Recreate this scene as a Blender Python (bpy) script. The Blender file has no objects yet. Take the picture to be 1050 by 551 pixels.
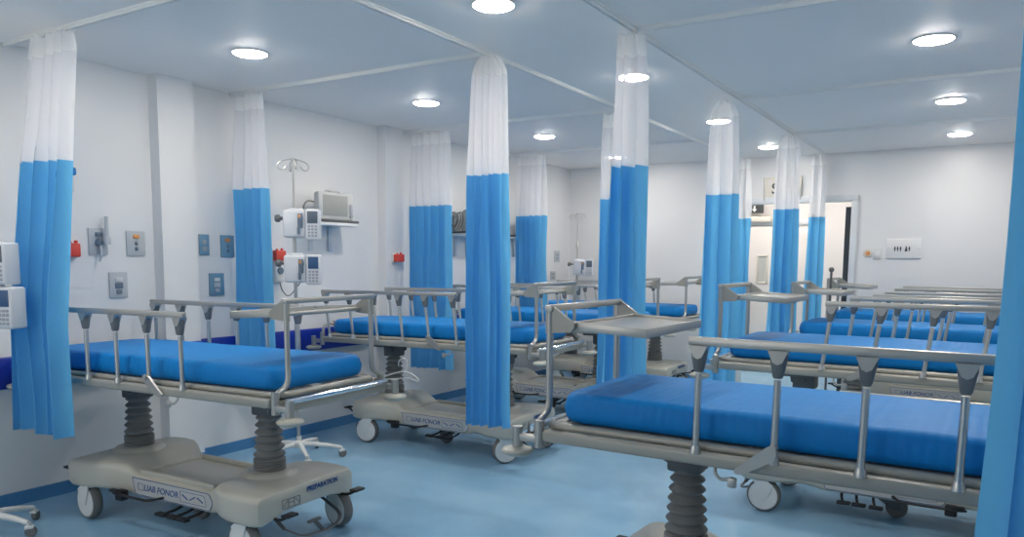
import bpy, bmesh, math, random
from mathutils import Vector, Matrix, noise

PI = math.pi
C = bpy.context.scene.collection
scene = bpy.context.scene

# ------------------------------------------------------------------ materials
MATS = {}


def srgb(r, g, b):
    f = lambda c: c / 12.92 if c <= 0.04045 else ((c + 0.055) / 1.055) ** 2.4
    return (f(r / 255), f(g / 255), f(b / 255), 1)


def mat(name, col, rough=0.5, metal=0.0, bump=None, mottle=None, coat=0.0, spec=0.5):
    m = bpy.data.materials.new(name)
    m.use_nodes = True
    nt = m.node_tree
    b = nt.nodes['Principled BSDF']
    b.inputs['Base Color'].default_value = col
    b.inputs['Roughness'].default_value = rough
    b.inputs['Metallic'].default_value = metal
    b.inputs['Specular IOR Level'].default_value = spec
    if coat:
        b.inputs['Coat Weight'].default_value = coat
        b.inputs['Coat Roughness'].default_value = 0.15
    tc = nt.nodes.new('ShaderNodeTexCoord')
    if mottle:
        sc, amt = mottle
        n = nt.nodes.new('ShaderNodeTexNoise')
        n.inputs['Scale'].default_value = sc
        n.inputs['Detail'].default_value = 5
        r = nt.nodes.new('ShaderNodeValToRGB')
        r.color_ramp.elements[0].position = 0.3
        r.color_ramp.elements[1].position = 0.7
        r.color_ramp.elements[0].color = tuple(c * (1 - amt) for c in col[:3]) + (1,)
        r.color_ramp.elements[1].color = tuple(min(1, c * (1 + amt)) for c in col[:3]) + (1,)
        nt.links.new(tc.outputs['Object'], n.inputs['Vector'])
        nt.links.new(n.outputs['Fac'], r.inputs['Fac'])
        nt.links.new(r.outputs['Color'], b.inputs['Base Color'])
    if bump:
        sc, st = bump
        n = nt.nodes.new('ShaderNodeTexNoise')
        n.inputs['Scale'].default_value = sc
        n.inputs['Detail'].default_value = 4
        bp = nt.nodes.new('ShaderNodeBump')
        bp.inputs['Strength'].default_value = st
        bp.inputs['Distance'].default_value = 0.01
        nt.links.new(tc.outputs['Object'], n.inputs['Vector'])
        nt.links.new(n.outputs['Fac'], bp.inputs['Height'])
        nt.links.new(bp.outputs['Normal'], b.inputs['Normal'])
    MATS[name] = m
    return m


def emis(name, col, strength):
    m = bpy.data.materials.new(name)
    m.use_nodes = True
    nt = m.node_tree
    for n in list(nt.nodes):
        nt.nodes.remove(n)
    o = nt.nodes.new('ShaderNodeOutputMaterial')
    e = nt.nodes.new('ShaderNodeEmission')
    e.inputs['Color'].default_value = col
    e.inputs['Strength'].default_value = strength
    nt.links.new(e.outputs[0], o.inputs['Surface'])
    MATS[name] = m
    return m


def cloth(name, col, transl, transp=0.0, weave=900):
    m = bpy.data.materials.new(name)
    m.use_nodes = True
    nt = m.node_tree
    b = nt.nodes['Principled BSDF']
    out = nt.nodes['Material Output']
    b.inputs['Base Color'].default_value = col
    b.inputs['Roughness'].default_value = 0.75
    b.inputs['Specular IOR Level'].default_value = 0.25
    tc = nt.nodes.new('ShaderNodeTexCoord')
    n = nt.nodes.new('ShaderNodeTexNoise')
    n.inputs['Scale'].default_value = 9
    n.inputs['Detail'].default_value = 6
    bp = nt.nodes.new('ShaderNodeBump')
    bp.inputs['Strength'].default_value = 0.35
    bp.inputs['Distance'].default_value = 0.02
    nt.links.new(tc.outputs['Object'], n.inputs['Vector'])
    nt.links.new(n.outputs['Fac'], bp.inputs['Height'])
    nt.links.new(bp.outputs['Normal'], b.inputs['Normal'])
    t = nt.nodes.new('ShaderNodeBsdfTranslucent')
    t.inputs['Color'].default_value = col
    mx = nt.nodes.new('ShaderNodeMixShader')
    mx.inputs['Fac'].default_value = transl
    nt.links.new(b.outputs[0], mx.inputs[1])
    nt.links.new(t.outputs[0], mx.inputs[2])
    last = mx
    if transp:
        tr = nt.nodes.new('ShaderNodeBsdfTransparent')
        m2 = nt.nodes.new('ShaderNodeMixShader')
        m2.inputs['Fac'].default_value = transp
        nt.links.new(mx.outputs[0], m2.inputs[1])
        nt.links.new(tr.outputs[0], m2.inputs[2])
        last = m2
    nt.links.new(last.outputs[0], out.inputs['Surface'])
    MATS[name] = m
    return m


mat('wall_paint', (0.80, 0.80, 0.80, 1), 0.32, spec=0.35, mottle=(0.7, 0.012))
mat('ceiling_paint', (0.96, 0.92, 0.88, 1), 0.5, mottle=(0.5, 0.02), spec=0.3)
mat('corridor_paint', (0.84, 0.80, 0.78, 1), 0.5)
mat('blue_guard', (0.004, 0.03, 0.34, 1), 0.35)
mat('blue_cove', (0.075, 0.24, 0.47, 1), 0.35)
mat('rail_white', (0.86, 0.86, 0.84, 1), 0.4)
mat('cream', (0.50, 0.485, 0.42, 1), 0.38, coat=0.15)
mat('cream_frame', (0.38, 0.365, 0.32, 1), 0.34, metal=0.15)
mat('label_grey', (0.50, 0.50, 0.49, 1), 0.45)
mat('ink_blue', (0.012, 0.07, 0.25, 1), 0.5)
mat('ink_grey', (0.08, 0.10, 0.14, 1), 0.5)
mat('steel', (0.58, 0.57, 0.54, 1), 0.30, metal=0.85)
mat('satin', (0.49, 0.48, 0.45, 1), 0.38, metal=0.75)
mat('chrome', (0.75, 0.77, 0.80, 1), 0.12, metal=1.0)
mat('knuckle', (0.16, 0.17, 0.18, 1), 0.5)
mat('bellows_rubber', (0.24, 0.24, 0.235, 1), 0.5)
mat('dark_metal', (0.13, 0.135, 0.14, 1), 0.45, metal=0.4)
mat('black_rubber', (0.012, 0.013, 0.016, 1), 0.5)
mat('tyre', (0.17, 0.17, 0.165, 1), 0.6)
mat('white_plastic', (0.74, 0.74, 0.72, 1), 0.4)
mat('pump_plastic', (0.66, 0.68, 0.72, 1), 0.45)
mat('pump_door', (0.55, 0.58, 0.62, 1), 0.45)
mat('screen', (0.10, 0.13, 0.17, 1), 0.3)
mat('screen_blue', (0.04, 0.10, 0.22, 1), 0.3)
mat('monitor_screen', (0.34, 0.35, 0.33, 1), 0.3)
mat('monitor_case', (0.55, 0.56, 0.55, 1), 0.5)
mat('key', (0.36, 0.38, 0.42, 1), 0.5)
mat('plate_grey', (0.50, 0.53, 0.56, 1), 0.4)
mat('plate_blue', (0.16, 0.31, 0.44, 1), 0.4)
mat('outlet_dark', (0.14, 0.19, 0.25, 1), 0.5)
mat('outlet_orange', (0.75, 0.32, 0.10, 1), 0.5)
mat('red_plastic', (0.72, 0.07, 0.05, 1), 0.45)
mat('blue_plastic', (0.01, 0.20, 0.55, 1), 0.4)
mat('sign_cream', (0.74, 0.70, 0.62, 1), 0.5)
mat('sign_dark', (0.06, 0.07, 0.075, 1), 0.5)
mat('sign_white', (0.8, 0.8, 0.8, 1), 0.5)
mat('shelf_dark', (0.12, 0.12, 0.12, 1), 0.5)
mat('door_leaf', (0.80, 0.76, 0.74, 1), 0.45)
mat('frame_paint', (0.66, 0.69, 0.72, 1), 0.4)
mat('cable', (0.20, 0.20, 0.20, 1), 0.5)
mat('glass_pale', (0.55, 0.56, 0.54, 1), 0.2)
emis('lamp_glow', (1.0, 0.93, 0.84, 1), 42)
cloth('blue_drape', (0.165, 0.54, 0.86, 1), 0.35)
cloth('net', (0.94, 0.94, 0.96, 1), 0.40, 0.18)
cloth('net_band', (0.95, 0.95, 0.95, 1), 0.35, 0.06)


def floor_material():
    m = bpy.data.materials.new('vinyl_floor')
    m.use_nodes = True
    nt = m.node_tree
    b = nt.nodes['Principled BSDF']
    tc = nt.nodes.new('ShaderNodeTexCoord')
    n = nt.nodes.new('ShaderNodeTexNoise')
    n.inputs['Scale'].default_value = 1.3
    n.inputs['Detail'].default_value = 6
    n.inputs['Roughness'].default_value = 0.65
    r = nt.nodes.new('ShaderNodeValToRGB')
    r.color_ramp.elements[0].position = 0.3
    r.color_ramp.elements[1].position = 0.72
    r.color_ramp.elements[0].color = (0.20, 0.41, 0.60, 1)
    r.color_ramp.elements[1].color = (0.33, 0.53, 0.70, 1)
    nt.links.new(tc.outputs['Object'], n.inputs['Vector'])
    nt.links.new(n.outputs['Fac'], r.inputs['Fac'])
    nt.links.new(r.outputs['Color'], b.inputs['Base Color'])
    n2 = nt.nodes.new('ShaderNodeTexNoise')
    n2.inputs['Scale'].default_value = 3.0
    n2.inputs['Detail'].default_value = 8
    mr = nt.nodes.new('ShaderNodeMapRange')
    mr.inputs['To Min'].default_value = 0.27
    mr.inputs['To Max'].default_value = 0.38
    nt.links.new(tc.outputs['Object'], n2.inputs['Vector'])
    nt.links.new(n2.outputs['Fac'], mr.inputs['Value'])
    nt.links.new(mr.outputs['Result'], b.inputs['Roughness'])
    bp = nt.nodes.new('ShaderNodeBump')
    bp.inputs['Strength'].default_value = 0.015
    bp.inputs['Distance'].default_value = 0.01
    nt.links.new(n2.outputs['Fac'], bp.inputs['Height'])
    nt.links.new(bp.outputs['Normal'], b.inputs['Normal'])
    MATS['floor'] = m


floor_material()


def sheet_material():
    m = bpy.data.materials.new('blue_sheet')
    m.use_nodes = True
    nt = m.node_tree
    b = nt.nodes['Principled BSDF']
    b.inputs['Base Color'].default_value = (0.0, 0.215, 0.60, 1)
    b.inputs['Roughness'].default_value = 0.55
    b.inputs['Specular IOR Level'].default_value = 0.32
    b.inputs['Sheen Weight'].default_value = 0.04
    b.inputs['Sheen Roughness'].default_value = 0.4
    b.inputs['Sheen Tint'].default_value = (0.35, 0.65, 1, 1)
    tc = nt.nodes.new('ShaderNodeTexCoord')
    w = nt.nodes.new('ShaderNodeTexWave')
    w.bands_direction = 'X'
    w.inputs['Scale'].default_value = 9
    w.inputs['Distortion'].default_value = 1.2
    w.inputs['Detail'].default_value = 2
    n = nt.nodes.new('ShaderNodeTexNoise')
    n.inputs['Scale'].default_value = 7
    n.inputs['Detail'].default_value = 6
    mx = nt.nodes.new('ShaderNodeMath')
    mx.operation = 'MULTIPLY_ADD'
    mx.inputs[1].default_value = 0.25
    nt.links.new(tc.outputs['Object'], w.inputs['Vector'])
    nt.links.new(tc.outputs['Object'], n.inputs['Vector'])
    nt.links.new(w.outputs['Fac'], mx.inputs[0])
    nt.links.new(n.outputs['Fac'], mx.inputs[2])
    bp = nt.nodes.new('ShaderNodeBump')
    bp.inputs['Strength'].default_value = 0.3
    bp.inputs['Distance'].default_value = 0.012
    nt.links.new(mx.outputs[0], bp.inputs['Height'])
    nt.links.new(bp.outputs['Normal'], b.inputs['Normal'])
    MATS['blue_sheet'] = m


sheet_material()


# ------------------------------------------------------------------ mesh builder
class MB:
    def __init__(self):
        self.bm = bmesh.new()

    def box(self, c, s, bevel=0.0, seg=2, rot=None):
        r = bmesh.ops.create_cube(self.bm, size=1)
        vs = r['verts']
        M = Matrix.Translation(Vector(c))
        if rot is not None:
            M = M @ rot.to_4x4()
        M = M @ Matrix.Diagonal((s[0], s[1], s[2], 1))
        bmesh.ops.transform(self.bm, matrix=M, verts=vs)
        if bevel:
            es = list({e for v in vs for e in v.link_edges})
            bmesh.ops.bevel(self.bm, geom=es, offset=bevel, segments=seg, profile=0.5, affect='EDGES')
        return self

    def rings(self, rings, closed=False, caps=True):
        bm = self.bm
        R = [[bm.verts.new(p) for p in ring] for ring in rings]
        n = len(R[0])
        N = len(R)
        for i in range(N if closed else N - 1):
            a, b = R[i], R[(i + 1) % N]
            for j in range(n):
                k = (j + 1) % n
                bm.faces.new((a[j], a[k], b[k], b[j]))
        if caps and not closed:
            bm.faces.new(list(reversed(R[0])))
            bm.faces.new(R[-1])
        return self

    def tube(self, pts, r, seg=10, closed=False, flat=1.0):
        pts = [Vector(p) for p in pts]
        n = len(pts)
        rr = r if isinstance(r, (list, tuple)) else [r] * n
        rings = []
        up = None
        for i, p in enumerate(pts):
            if closed:
                t = (pts[(i + 1) % n] - pts[i - 1]).normalized()
            elif i == 0:
                t = (pts[1] - p).normalized()
            elif i == n - 1:
                t = (p - pts[i - 1]).normalized()
            else:
                t = (pts[i + 1] - pts[i - 1]).normalized()
            if up is None:
                up = Vector((0, 0, 1)) if abs(t.z) < 0.9 else Vector((1, 0, 0))
            a = t.cross(up).normalized()
            up = a.cross(t).normalized()
            rings.append([p + a * math.cos(2 * PI * k / seg) * rr[i] + up * math.sin(2 * PI * k / seg) * rr[i] * flat for k in range(seg)])
        return self.rings(rings, closed)

    def cyl(self, p0, p1, r0, r1=None, seg=16):
        r1 = r0 if r1 is None else r1
        return self.tube([p0, p1], [r0, r1], seg)

    def lathe(self, prof, origin=(0, 0, 0), axis='z', seg=28, hollow=False):
        o = Vector(origin)
        rings = []
        for r, h in prof:
            ring = []
            for k in range(seg):
                a = 2 * PI * k / seg
                c, s = math.cos(a) * r, math.sin(a) * r
                v = {'z': (c, s, h), 'y': (s, h, c), 'x': (h, c, s)}[axis]
                ring.append(o + Vector(v))
            rings.append(ring)
        return self.rings(rings, closed=hollow)

    def prism(self, poly, thick, M=None):
        # poly: 2D points in local XZ, extruded +-thick/2 along local Y
        M = M or Matrix()
        a = [self.bm.verts.new(M @ Vector((x, -thick / 2, z))) for x, z in poly]
        b = [self.bm.verts.new(M @ Vector((x, thick / 2, z))) for x, z in poly]
        n = len(poly)
        self.bm.faces.new(a)
        self.bm.faces.new(list(reversed(b)))
        for i in range(n):
            j = (i + 1) % n
            self.bm.faces.new((a[j], a[i], b[i], b[j]))
        return self

    def build(self, name, m, parent=None, smooth=True, angle=40, matrix=None):
        bmesh.ops.recalc_face_normals(self.bm, faces=self.bm.faces[:])
        me = bpy.data.meshes.new(name)
        self.bm.to_mesh(me)
        self.bm.free()
        if smooth:
            for p in me.polygons:
                p.use_smooth = True
            me.set_sharp_from_angle(angle=math.radians(angle))
        me.materials.append(MATS[m])
        o = bpy.data.objects.new(name, me)
        C.objects.link(o)
        if parent:
            o.parent = parent
        if matrix is not None:
            o.matrix_local = matrix
        return o


def tag(o, label=None, cat=None, group=None, kind=None):
    if label:
        o['label'] = label
    if cat:
        o['category'] = cat
    if group:
        o['group'] = group
    if kind:
        o['kind'] = kind
    return o


def thing(name, label, cat, loc=(0, 0, 0), rz=0.0, group=None):
    o = bpy.data.objects.new(name, None)
    o.empty_display_size = 0.1
    C.objects.link(o)
    o.location = loc
    o.rotation_euler = (0, 0, rz)
    return tag(o, label, cat, group)


def dup(root, loc=None, rz=None, label=None):
    def rec(o, parent):
        c = o.copy()
        C.objects.link(c)
        if parent is not None:
            c.parent = parent
        for ch in list(o.children):
            rec(ch, c)
        return c
    r = rec(root, None)
    if loc is not None:
        r.location = loc
    if rz is not None:
        r.rotation_euler = (0, 0, rz)
    if label:
        r['label'] = label
    return r


def text_mesh(name, body, size, m, parent, matrix, italic=0.0, extrude=0.0006, align='CENTER', bold=0.0):
    cu = bpy.data.curves.new(name, 'FONT')
    cu.body = body
    cu.size = size
    cu.align_x = align
    cu.align_y = 'CENTER'
    cu.extrude = extrude
    cu.shear = italic
    cu.offset = bold
    tmp = bpy.data.objects.new(name + '_tmp', cu)
    C.objects.link(tmp)
    dg = bpy.context.evaluated_depsgraph_get()
    me = bpy.data.meshes.new_from_object(tmp.evaluated_get(dg))
    bpy.data.objects.remove(tmp)
    me.materials.clear()
    me.materials.append(MATS[m])
    o = bpy.data.objects.new(name, me)
    C.objects.link(o)
    o.parent = parent
    o.matrix_local = matrix
    return o


def frame_matrix(origin, right, up):
    r = Vector(right).normalized()
    u = Vector(up).normalized()
    n = r.cross(u).normalized()
    u = n.cross(r)
    M = Matrix((r, u, n)).transposed().to_4x4()
    M.translation = Vector(origin)
    return M


# ------------------------------------------------------------------ room
H = 2.726
XL, XR, YN, YF = -4.95, 1.15, -2.6, 9.45
YC = 11.25      # corridor end wall


def struct(o):
    o['kind'] = 'structure'
    return o


struct(MB().box(((XL + XR) / 2, (YN + YC) / 2 + .1, -0.05), (XR - XL + 0.6, YC - YN + 0.6, 0.1)).build('floor', 'floor', smooth=False))
struct(MB().box(((XL + XR) / 2, (YN + YC) / 2 + .1, H + 0.06), (XR - XL + 0.6, YC - YN + 0.6, 0.12)).build('ceiling', 'ceiling_paint', smooth=False))
wl = MB().box((XL - 0.1, (YN + YC) / 2, H / 2), (0.2, YC - YN + 0.4, H))
PILLARS = [(3.28, 3.555), (5.58, 5.83)]
for a, b in PILLARS:
    wl.box((XL + 0.045, (a + b) / 2, H / 2), (0.11, b - a, H))
struct(wl.build('wall_left', 'wall_paint', smooth=False))
struct(MB().box((XR + 0.1, (YN + YC) / 2, H / 2), (0.2, YC - YN + 0.4, H)).build('wall_right', 'wall_paint', smooth=False))
WX0, WX1, WZ0, WZ1 = -4.7, -2.7, 0.85, 2.35
wb_ = MB()
wb_.box(((XL + WX0) / 2, YN - 0.1, H / 2), (WX0 - XL, 0.2, H))
wb_.box(((WX1 + XR) / 2, YN - 0.1, H / 2), (XR - WX1, 0.2, H))
wb_.box(((WX0 + WX1) / 2, YN - 0.1, WZ0 / 2), (WX1 - WX0, 0.2, WZ0))
wb_.box(((WX0 + WX1) / 2, YN - 0.1, (WZ1 + H) / 2), (WX1 - WX0, 0.2, H - WZ1))
struct(wb_.build('wall_back', 'wall_paint', smooth=False))
# added window, unseen behind the camera, its daylight brightens the foreground
wf_ = MB()
for x in (WX0 + 0.025, (WX0 * 2 + WX1) / 3, (WX0 + WX1 * 2) / 3, WX1 - 0.025):
    wf_.box((x, YN - 0.08, (WZ0 + WZ1) / 2), (0.05, 0.06, WZ1 - WZ0), 0.006)
for z in (WZ0 + 0.025, WZ1 - 0.025):
    wf_.box(((WX0 + WX1) / 2, YN - 0.08, z), (WX1 - WX0, 0.058, 0.05), 0.006)
wf_.box(((WX0 + WX1) / 2, YN + 0.01, WZ0 - 0.015), (WX1 - WX0 + 0.1, 0.16, 0.03), 0.006)
struct(wf_.build('added_window', 'frame_paint'))
DX0, DX1, DZ = -2.62, -1.40, 2.19
wf = MB()
wf.box(((XL + DX0) / 2, YF + 0.08, H / 2), (DX0 - XL, 0.16, H))
wf.box(((DX1 + XR) / 2, YF + 0.08, H / 2), (XR - DX1, 0.16, H))
wf.box(((DX0 + DX1) / 2, YF + 0.08, (H + DZ) / 2), (DX1 - DX0, 0.16, H - DZ))
struct(wf.build('wall_far', 'wall_paint', smooth=False))
wc = MB()
wc.box(((XL + XR) / 2, YC + 0.1, H / 2), (XR - XL, 0.2, H))
struct(wc.build('wall_corridor', 'corridor_paint', smooth=False))
# cove skirtings
bl = MB()
ys = [YN] + [v for p in PILLARS for v in p] + [YF]
for i in range(0, len(ys), 2):
    bl.box((XL + 0.008, (ys[i] + ys[i + 1]) / 2, 0.04), (0.016, ys[i + 1] - ys[i], 0.08))
for a, b in PILLARS:
    bl.box((XL + 0.108, (a + b) / 2, 0.04), (0.016, b - a + 0.03, 0.08))
    bl.box((XL + 0.055, a - 0.007, 0.04), (0.11, 0.014, 0.08))
    bl.box((XL + 0.055, b + 0.007, 0.04), (0.11, 0.014, 0.08))
struct(bl.build('baseboard_left', 'blue_cove', smooth=False))
bf = MB()
bf.box(((XL + DX0 - .08) / 2, YF - 0.008, 0.04), (DX0 - .08 - XL, 0.016, 0.08))
bf.box(((DX1 + .08 + XR) / 2, YF - 0.008, 0.04), (XR - DX1 - .08, 0.016, 0.08))
struct(bf.build('baseboard_far', 'blue_cove', smooth=False))
struct(MB().box((XR - 0.008, (YN + YF) / 2, 0.04), (0.016, YF - YN, 0.08)).build('baseboard_right', 'blue_cove', smooth=False))
# blue bumper guard along the left wall
g = 1
for i in range(0, len(ys), 2):
    y0, y1 = ys[i], ys[i + 1]
    struct(MB().box((XL + 0.018, (y0 + y1) / 2, 0.81), (0.036, y1 - y0 - 0.01, 0.19), 0.012).build('trim_%d' % g, 'blue_guard'))
    g += 1
for a, b in PILLARS:
    struct(MB().box((XL + 0.118, (a + b) / 2, 0.81), (0.034, b - a - 0.02, 0.19), 0.012).build('trim_%d' % g, 'blue_guard'))
    g += 1

# doorway in the far wall
df = MB()
df.box((DX0 - 0.03, YF - 0.01, DZ / 2 + 0.03), (0.07, 0.05, DZ + 0.06), 0.006)
df.box((DX1 + 0.03, YF - 0.01, DZ / 2 + 0.03), (0.07, 0.05, DZ + 0.06), 0.006)
df.box(((DX0 + DX1) / 2, YF - 0.01, DZ + 0.03), (DX1 - DX0 + 0.13, 0.052, 0.07), 0.006)
df.box((DX0 - .002, YF + 0.09, DZ / 2), (0.02, 0.17, DZ))
df.box((DX1 + .002, YF + 0.09, DZ / 2), (0.02, 0.17, DZ))
d1 = struct(df.build('door_1', 'frame_paint'))
# leaf swung into the corridor, seen almost edge on
d2 = struct(MB().box((DX1 - 0.045, YF + 0.55, 1.07), (0.045, 0.92, 2.12), 0.004).build('door_2', 'white_plastic'))
MB().box((DX1 - 0.05, YF + 0.085, 1.07), (0.058, 0.02, 2.12), 0.003).build('edge_strip', 'sign_dark', d2)
MB().cyl((DX1 - 0.10, YF + 0.9, 1.02), (DX1 - 0.06, YF + 0.9, 1.02), 0.012).box((DX1 - 0.10, YF + 0.85, 1.02), (0.015, 0.12, 0.02), 0.004).build('handle', 'steel', d2)
# corridor door with narrow window
d3 = struct(MB().box((-2.62, YC - 0.02, 1.0), (0.84, 0.05, 2.0), 0.004).build('door_3', 'door_leaf'))
w3 = MB()
for sx in (-1, 1):
    w3.box((-2.80 + sx * 0.065, YC - 0.05, 1.40), (0.022, 0.02, 0.40), 0.003)
for sz in (-1, 1):
    w3.box((-2.80, YC - 0.05, 1.40 + sz * 0.19), (0.15, 0.02, 0.022), 0.003)
w3.build('window_frame', 'sign_cream', d3)
MB().box((-2.80, YC - 0.046, 1.40), (0.11, 0.004, 0.36)).build('window_pane', 'glass_pale', d3)
MB().box((-2.86, YC - 0.08, 2.1), (0.34, 0.08, 0.075), 0.01).build('door_closer', 'sign_cream', d3)
fr3 = MB()
fr3.box((-3.08, YC - 0.02, 1.02), (0.06, 0.07, 2.08), 0.005)
fr3.box((-2.16, YC - 0.02, 1.02), (0.06, 0.07, 2.08), 0.005)
fr3.box((-2.62, YC - 0.02, 2.04), (0.98, 0.07, 0.06), 0.005)
fr3.build('door_frame', 'frame_paint', d3)


# ------------------------------------------------------------------ downlights
def downlight(x, y, label):
    t = thing('ceiling_downlight', label, 'ceiling light', (x, y, H), 0, 'round recessed ceiling downlights')
    return t


proto_dl = downlight(0, 0, 'x')
MB().lathe([(0.098, 0.0), (0.109, -0.001), (0.111, -0.005), (0.108, -0.0075), (0.101, -0.0075), (0.0985, -0.005)], seg=40, hollow=True).build('trim_ring', 'white_plastic', proto_dl)
MB().lathe([(0.001, -0.0205), (0.035, -0.0197), (0.065, -0.0175), (0.088, -0.013), (0.097, -0.007), (0.0985, -0.001), (0.001, -0.001)], seg=40).build('diffuser', 'lamp_glow', proto_dl)
LX = (-3.88, -2.135, -0.365)
LY = (3.25, 4.95, 6.84, 8.6)
names = {
    (0, 0): 'round recessed downlight nearest the left wall, above the closest left stretcher',
    (1, 0): 'big round downlight cut off by the top edge of the photo',
    (0, 1): 'round downlight in the left row above the second left stretcher',
    (0, 2): 'round downlight in the left row above the third left stretcher, farther back',
    (0, 3): 'farthest round downlight of the left row, above the last left stretcher',
    (1, 1): 'downlight glinting through the net top of the tall central curtain',
    (1, 2): 'downlight glowing through the net top of the curtain right of the central one',
    (1, 3): 'small far downlight over the aisle in front of the doorway',
    (2, 0): 'round downlight over the nearest right stretcher, outside the top of the photo',
    (2, 1): 'large oval-looking downlight near the top right of the ceiling',
    (2, 2): 'middle one of the three downlights stepping back along the right ceiling',
    (2, 3): 'smallest and farthest of the three downlights along the right ceiling',
}
first = True
for iy, y in enumerate(LY):
    for ix, x in enumerate(LX):
        if first:
            o = proto_dl
            first = False
            o.location = (x, y, H)
            o['label'] = names[(ix, iy)]
        else:
            dup(proto_dl, (x, y, H), None, names[(ix, iy)])
for y in (1.55, -0.9):  # extra out-of-view downlights, added to brighten the near end of the ward
    for x in (LX[:1] if y > 0 else LX[:2]):
        dup(proto_dl, (x, y, H), None, 'added unseen downlight in the ceiling near the camera, brightening the foreground')
for x in (-3.3, -2.3, -1.2):  # unseen lamps added to lift the dim corridor
    dup(proto_dl, (x, 10.4, H), None, 'added round downlight brightening the corridor beyond the doorway')


# ------------------------------------------------------------------ curtain tracks
def track(p0, p1, label, w=0.026):
    p0 = Vector(p0)
    p1 = Vector(p1)
    d = (p1 - p0)
    L = d.length
    rz = math.atan2(d.y, d.x)
    t = thing('curtain_track', label, 'curtain track', (p0.x, p0.y, H), rz, 'white ceiling curtain tracks')
    m = MB()
    m.box((L / 2, 0, -0.004), (L, w + 0.012, 0.008))
    m.box((L / 2, w / 2 - 0.004, -0.014), (L, 0.008, 0.018))
    m.box((L / 2, -w / 2 + 0.004, -0.014), (L, 0.008, 0.018))
    m.build('channel', 'rail_white', t, smooth=False)
    e = MB()
    e.box((0.01, 0, -0.013), (0.02, w + 0.008, 0.024), 0.003)
    e.box((L - 0.01, 0, -0.013), (0.02, w + 0.008, 0.024), 0.003)
    e.build('end_cap', 'rail_white', t)


XA, XB = -2.64, -1.70
R_Y = (3.95, 5.93, 7.78)
L_Y = (2.39, 3.95, 5.90, 7.75)
track((XA, 0.2, 0), (XA, 9.40, 0), 'long ceiling track running down the ward along the foot ends of the left stretchers')
track((XB, 0.2, 0), (XB, 9.40, 0), 'long ceiling track running down the ward along the foot ends of the right stretchers')
for y, lb in zip(L_Y, ('cross track at the top left corner of the photo, carrying the nearest left curtain',
                       'cross track from left wall to the curtain between the two nearest left stretchers',
                       'cross track above the second and third left stretchers',
                       'farthest cross track from the left wall')):
    track((XL + 0.01, y, 0), (XA - 0.02, y, 0), lb)
for y, lb in zip((1.95,) + R_Y, ('cross track holding the big blue curtain at the right edge',
                                 'cross track on the right ceiling joining the central curtain corner',
                                 'second cross track back on the right ceiling',
                                 'farthest cross track on the right ceiling')):
    track((XB + 0.02, y, 0), (XR - 0.01, y, 0), lb)


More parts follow.
